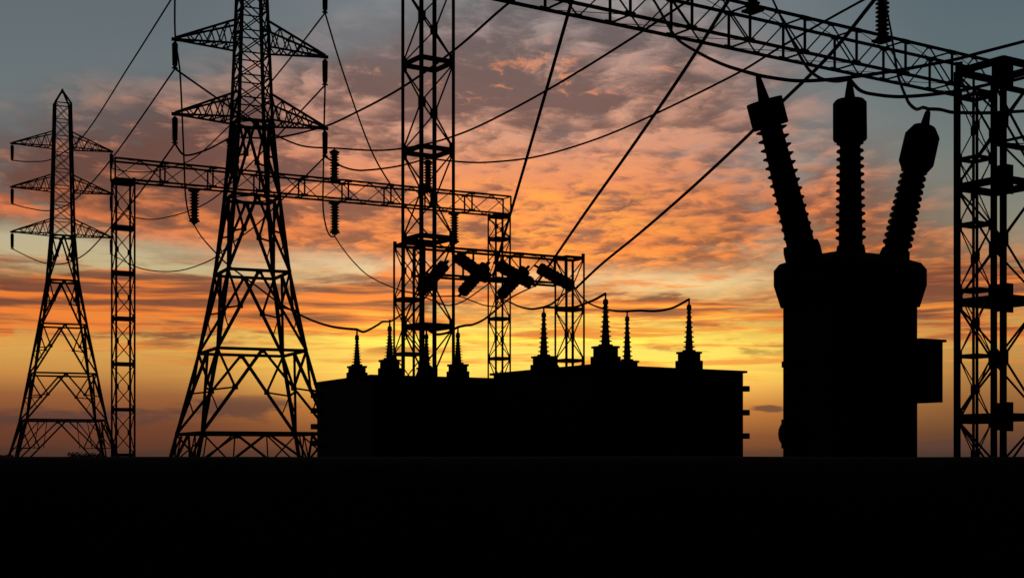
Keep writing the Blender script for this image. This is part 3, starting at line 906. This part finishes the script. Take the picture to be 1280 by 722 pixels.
G1 = 'conductors between the two pylons'
E = ends
cable('highest thin conductor rising from the small pylon\'s top left arm to the top edge', E[('small', 2, -1)], [(35, 202), (64, 199), (104, 170), (163, 80)], E[('big', 2, -1)], 0.042, G1)
cable('thin conductor from the small pylon\'s middle left arm to the large pylon\'s middle left insulator', E[('small', 1, -1)], [(35, 260), (62, 263), (92, 251), (140, 198)], E[('big', 1, -1)], 0.042, G1)
cable('thin conductor from the small pylon\'s lowest left arm to the large pylon\'s lowest left insulator', E[('small', 0, -1)], [(50, 327), (76, 330), (104, 319), (132, 291), (173, 243)], E[('big', 0, -1)], 0.042, G1)
cable('thin conductor from the small pylon\'s top right arm, passing behind the large pylon', E[('small', 2, 1)], [(158, 214), (184, 215), (211, 210), (242, 198), (284, 160), (340, 101)], E[('big', 2, 1)], 0.042, G1)
cable('thin conductor from the small pylon\'s middle right arm, passing behind the large pylon', E[('small', 1, 1)], [(170, 272), (193, 274), (226, 267), (254, 256), (276, 241), (312, 206), (348, 169)], E[('big', 1, 1)], 0.042, G1)
cable('thin conductor from the small pylon\'s lowest right arm, passing behind the large pylon', E[('small', 0, 1)], [(172, 334), (200, 339), (230, 337), (265, 324), (287, 306), (317, 284), (345, 257)], E[('big', 0, 1)], 0.042, G1)

G2 = 'conductors from the large pylon over the gantries'
cable('short conductor sagging from the large pylon\'s lowest left insulator to a post behind it', E[('big', 0, -1)], [(231, 194), (259, 187)], posts['t1'], 0.05, G2)
cable('conductor rising from behind the large pylon, crossing the middle column to the top edge', posts['t1'], [(345, 172), (403, 159), (430, 148), (500, 111), (570, 61), (636, 4)], posts['f1'], 0.05, G2)
cable('conductor from the large pylon\'s middle left insulator down to the post on its right', E[('big', 1, -1)], [(270, 122), (310, 149), (353, 173), (381, 183)], posts['t2'], 0.05, G2)
cable('conductor from the post right of the large pylon rising through the near beam', posts['t2'], [(466, 188), (500, 186), (549, 176), (600, 157), (687, 111), (802, 40)], posts['f2'], 0.05, G2)
cable('short conductor from the large pylon\'s lowest right insulator into the middle column', E[('big', 0, 1)], [(430, 209), (452, 213), (496, 208)], posts['t3'], 0.05, G2)
cable('long conductor sagging from the middle column up to the top right insulator', posts['t3'], [(572, 202), (607, 203), (670, 196), (745, 174), (820, 142), (925, 90), (974, 60), (1034, 25)], posts['f3'], 0.05, G2)

G3 = 'dropper cables from the pylon to the hanging insulators'
cable('vertical dropper from the top edge past the large pylon\'s left arm tips', E[('big', 2, -1)], [(219, 44), (225, 91), (230, 200), (232, 245), (237, 272)], posts['b1'], 0.045, G3)
cable('vertical dropper down past the large pylon\'s right arm tips', E[('big', 1, 1)], [(405, 166), (404, 222), (404, 262), (408, 285), (413, 295)], posts['b2'], 0.045, G3)
cable('dropper slanting from the large pylon\'s topmost right insulator into the middle column', E[('big', 2, 1)], [(430, 94), (465, 190), (496, 242), (535, 293), (556, 309)], posts['b3'], 0.045, G3)

G4 = 'cables around the low gantry'
tl = tips_t
cable('cable from the left hanging insulator behind the large pylon to the leftmost bushing', posts['b1'], [(252, 296), (266, 312), (284, 330), (320, 357), (350, 379), (385, 398), (415, 408)], tl[('L', 0)], 0.034, G4)
cable('wavy cable from the leftmost small bushing past the second bushing up into the middle column', tl[('L', 0)], [(455, 414.5), (472, 406), (478, 402), (489, 401), (501, 393), (514, 378)], strain['f0'][1], 0.034, G4)
cable('cable sagging from the hanging insulator right of the large pylon to the strain insulators', posts['b2'], [(426, 307), (440, 325), (460, 344), (488, 358), (515, 366), (545, 370)], strain['f1'][1], 0.034, G4)
cable('jumper loop inside the middle column between two fat strain insulators', strain['f0'][1] + Vector((0.2, 0, -.05)), [(549, 379), (562, 381.5), (580, 376)], strain['n0'][1], 0.034, G4)
cable('jumper loop hanging right of the middle column between two fat strain insulators', strain['f1'][1], [(593, 377), (606, 381.5), (620, 382)], strain['f2'][1], 0.034, G4)
cable('cable dropping left from a strain insulator to the bushing beside the middle column', strain['n1'][1], [(640, 371), (619, 388), (605, 399), (591, 405.5), (582, 406.5)], tl[('L', 3)], 0.034, G4)
cable('short cable sagging through the middle column between two small bushings', tl[('L', 3)], [(566, 412), (558, 416), (545, 417.5)], tl[('L', 2)], 0.034, G4)
cable('cable looping under the low gantry to the bushing by its right post', strain['f2'][1], [(634, 376), (648, 382.5), (664, 386)], tl[('R', 2)], 0.034, G4)
cable('short cable curling left from the rightmost strain insulator', strain['n2'][1], [(704, 368), (697, 374), (689, 380)], tl[('R', 2)], 0.034, G4)
cable('short cable falling left from the tallest bushing of the transformer row', tl[('R', 0)], [(744, 374), (733, 378.5), (716, 384)], tl[('R', 2)], 0.034, G4)
cable('cable sagging from the right strain insulator to the short bushing right of the low gantry', strain['n2'][1], [(724, 367), (735, 378), (752, 385), (770, 388.5)], tl[('R', 3)], 0.034, G4)
cable('cable sagging between the two rightmost bushings of the transformer row', tl[('R', 3)], [(800, 388), (820, 388.5), (841, 384.5)], tl[('R', 1)], 0.034, G4)

G5 = 'straight cables rising from the low gantry'
cable('straight cable rising steeply from the low gantry to the top edge, leftmost of three', strain['n0'][1], [(628, 302), (660, 192), (690, 88), (714, 4)], P(770, -190, 38), 0.06, G5)
cable('straight cable rising right from the low gantry across the sky, middle of three', strain['n1'][1], [(693, 322), (735, 261), (794, 178), (858, 84), (911, 0)], P(1010, -155, 38), 0.06, G5)
cable('straight cable rising right from the low gantry behind the leftmost tall bushing', strain['n2'][1], [(752, 330), (800, 291), (860, 239), (925, 179), (977, 128), (1037, 69), (1093, 0)], P(1190, -118, 38), 0.06, G5)

G6 = 'heavy cables onto the tall bushings'
nb = near_tip
def edge(px, py, Y): return P(px, py, Y)
cable('heavy cable hanging from the near beam down to the leftmost tall bushing', posts['f1'], [(805, -18), (820, 5), (845, 47), (875, 67), (907, 82)], nb[0], 0.026, G6)
cable('heavy cable sagging from the leftmost tall bushing to the right edge', nb[0], [(960, 96.5), (994, 101), (1032, 100), (1080, 94.5), (1140, 85), (1196, 74), (1222, 67)], edge(1330, 39, 24), 0.026, G6)
cable('heavy cable dropping from the half hidden insulator onto the middle tall bushing', posts['f2'], [(966, 0), (992, 55), (1010, 86), (1026, 98), (1045, 101.5)], nb[1], 0.026, G6)
cable('heavy cable sagging from the middle tall bushing to the right edge', nb[1], [(1075, 113), (1092, 118), (1127, 121), (1190, 115), (1256, 100)], edge(1330, 73, 24), 0.026, G6)
cable('heavy cable curling from the top right insulator down onto the right tall bushing', posts['f3'], [(1113, 35), (1122, 92), (1135, 127), (1145, 136.5), (1154, 134.5)], nb[2] + Vector((0, 0, .03)), 0.026, G6)
cable('heavy cable running level from the right tall bushing to the right edge', nb[2] + Vector((0, 0, .03)), [(1175, 137), (1191, 140.5), (1240, 141)], edge(1330, 136, 24), 0.026, G6)
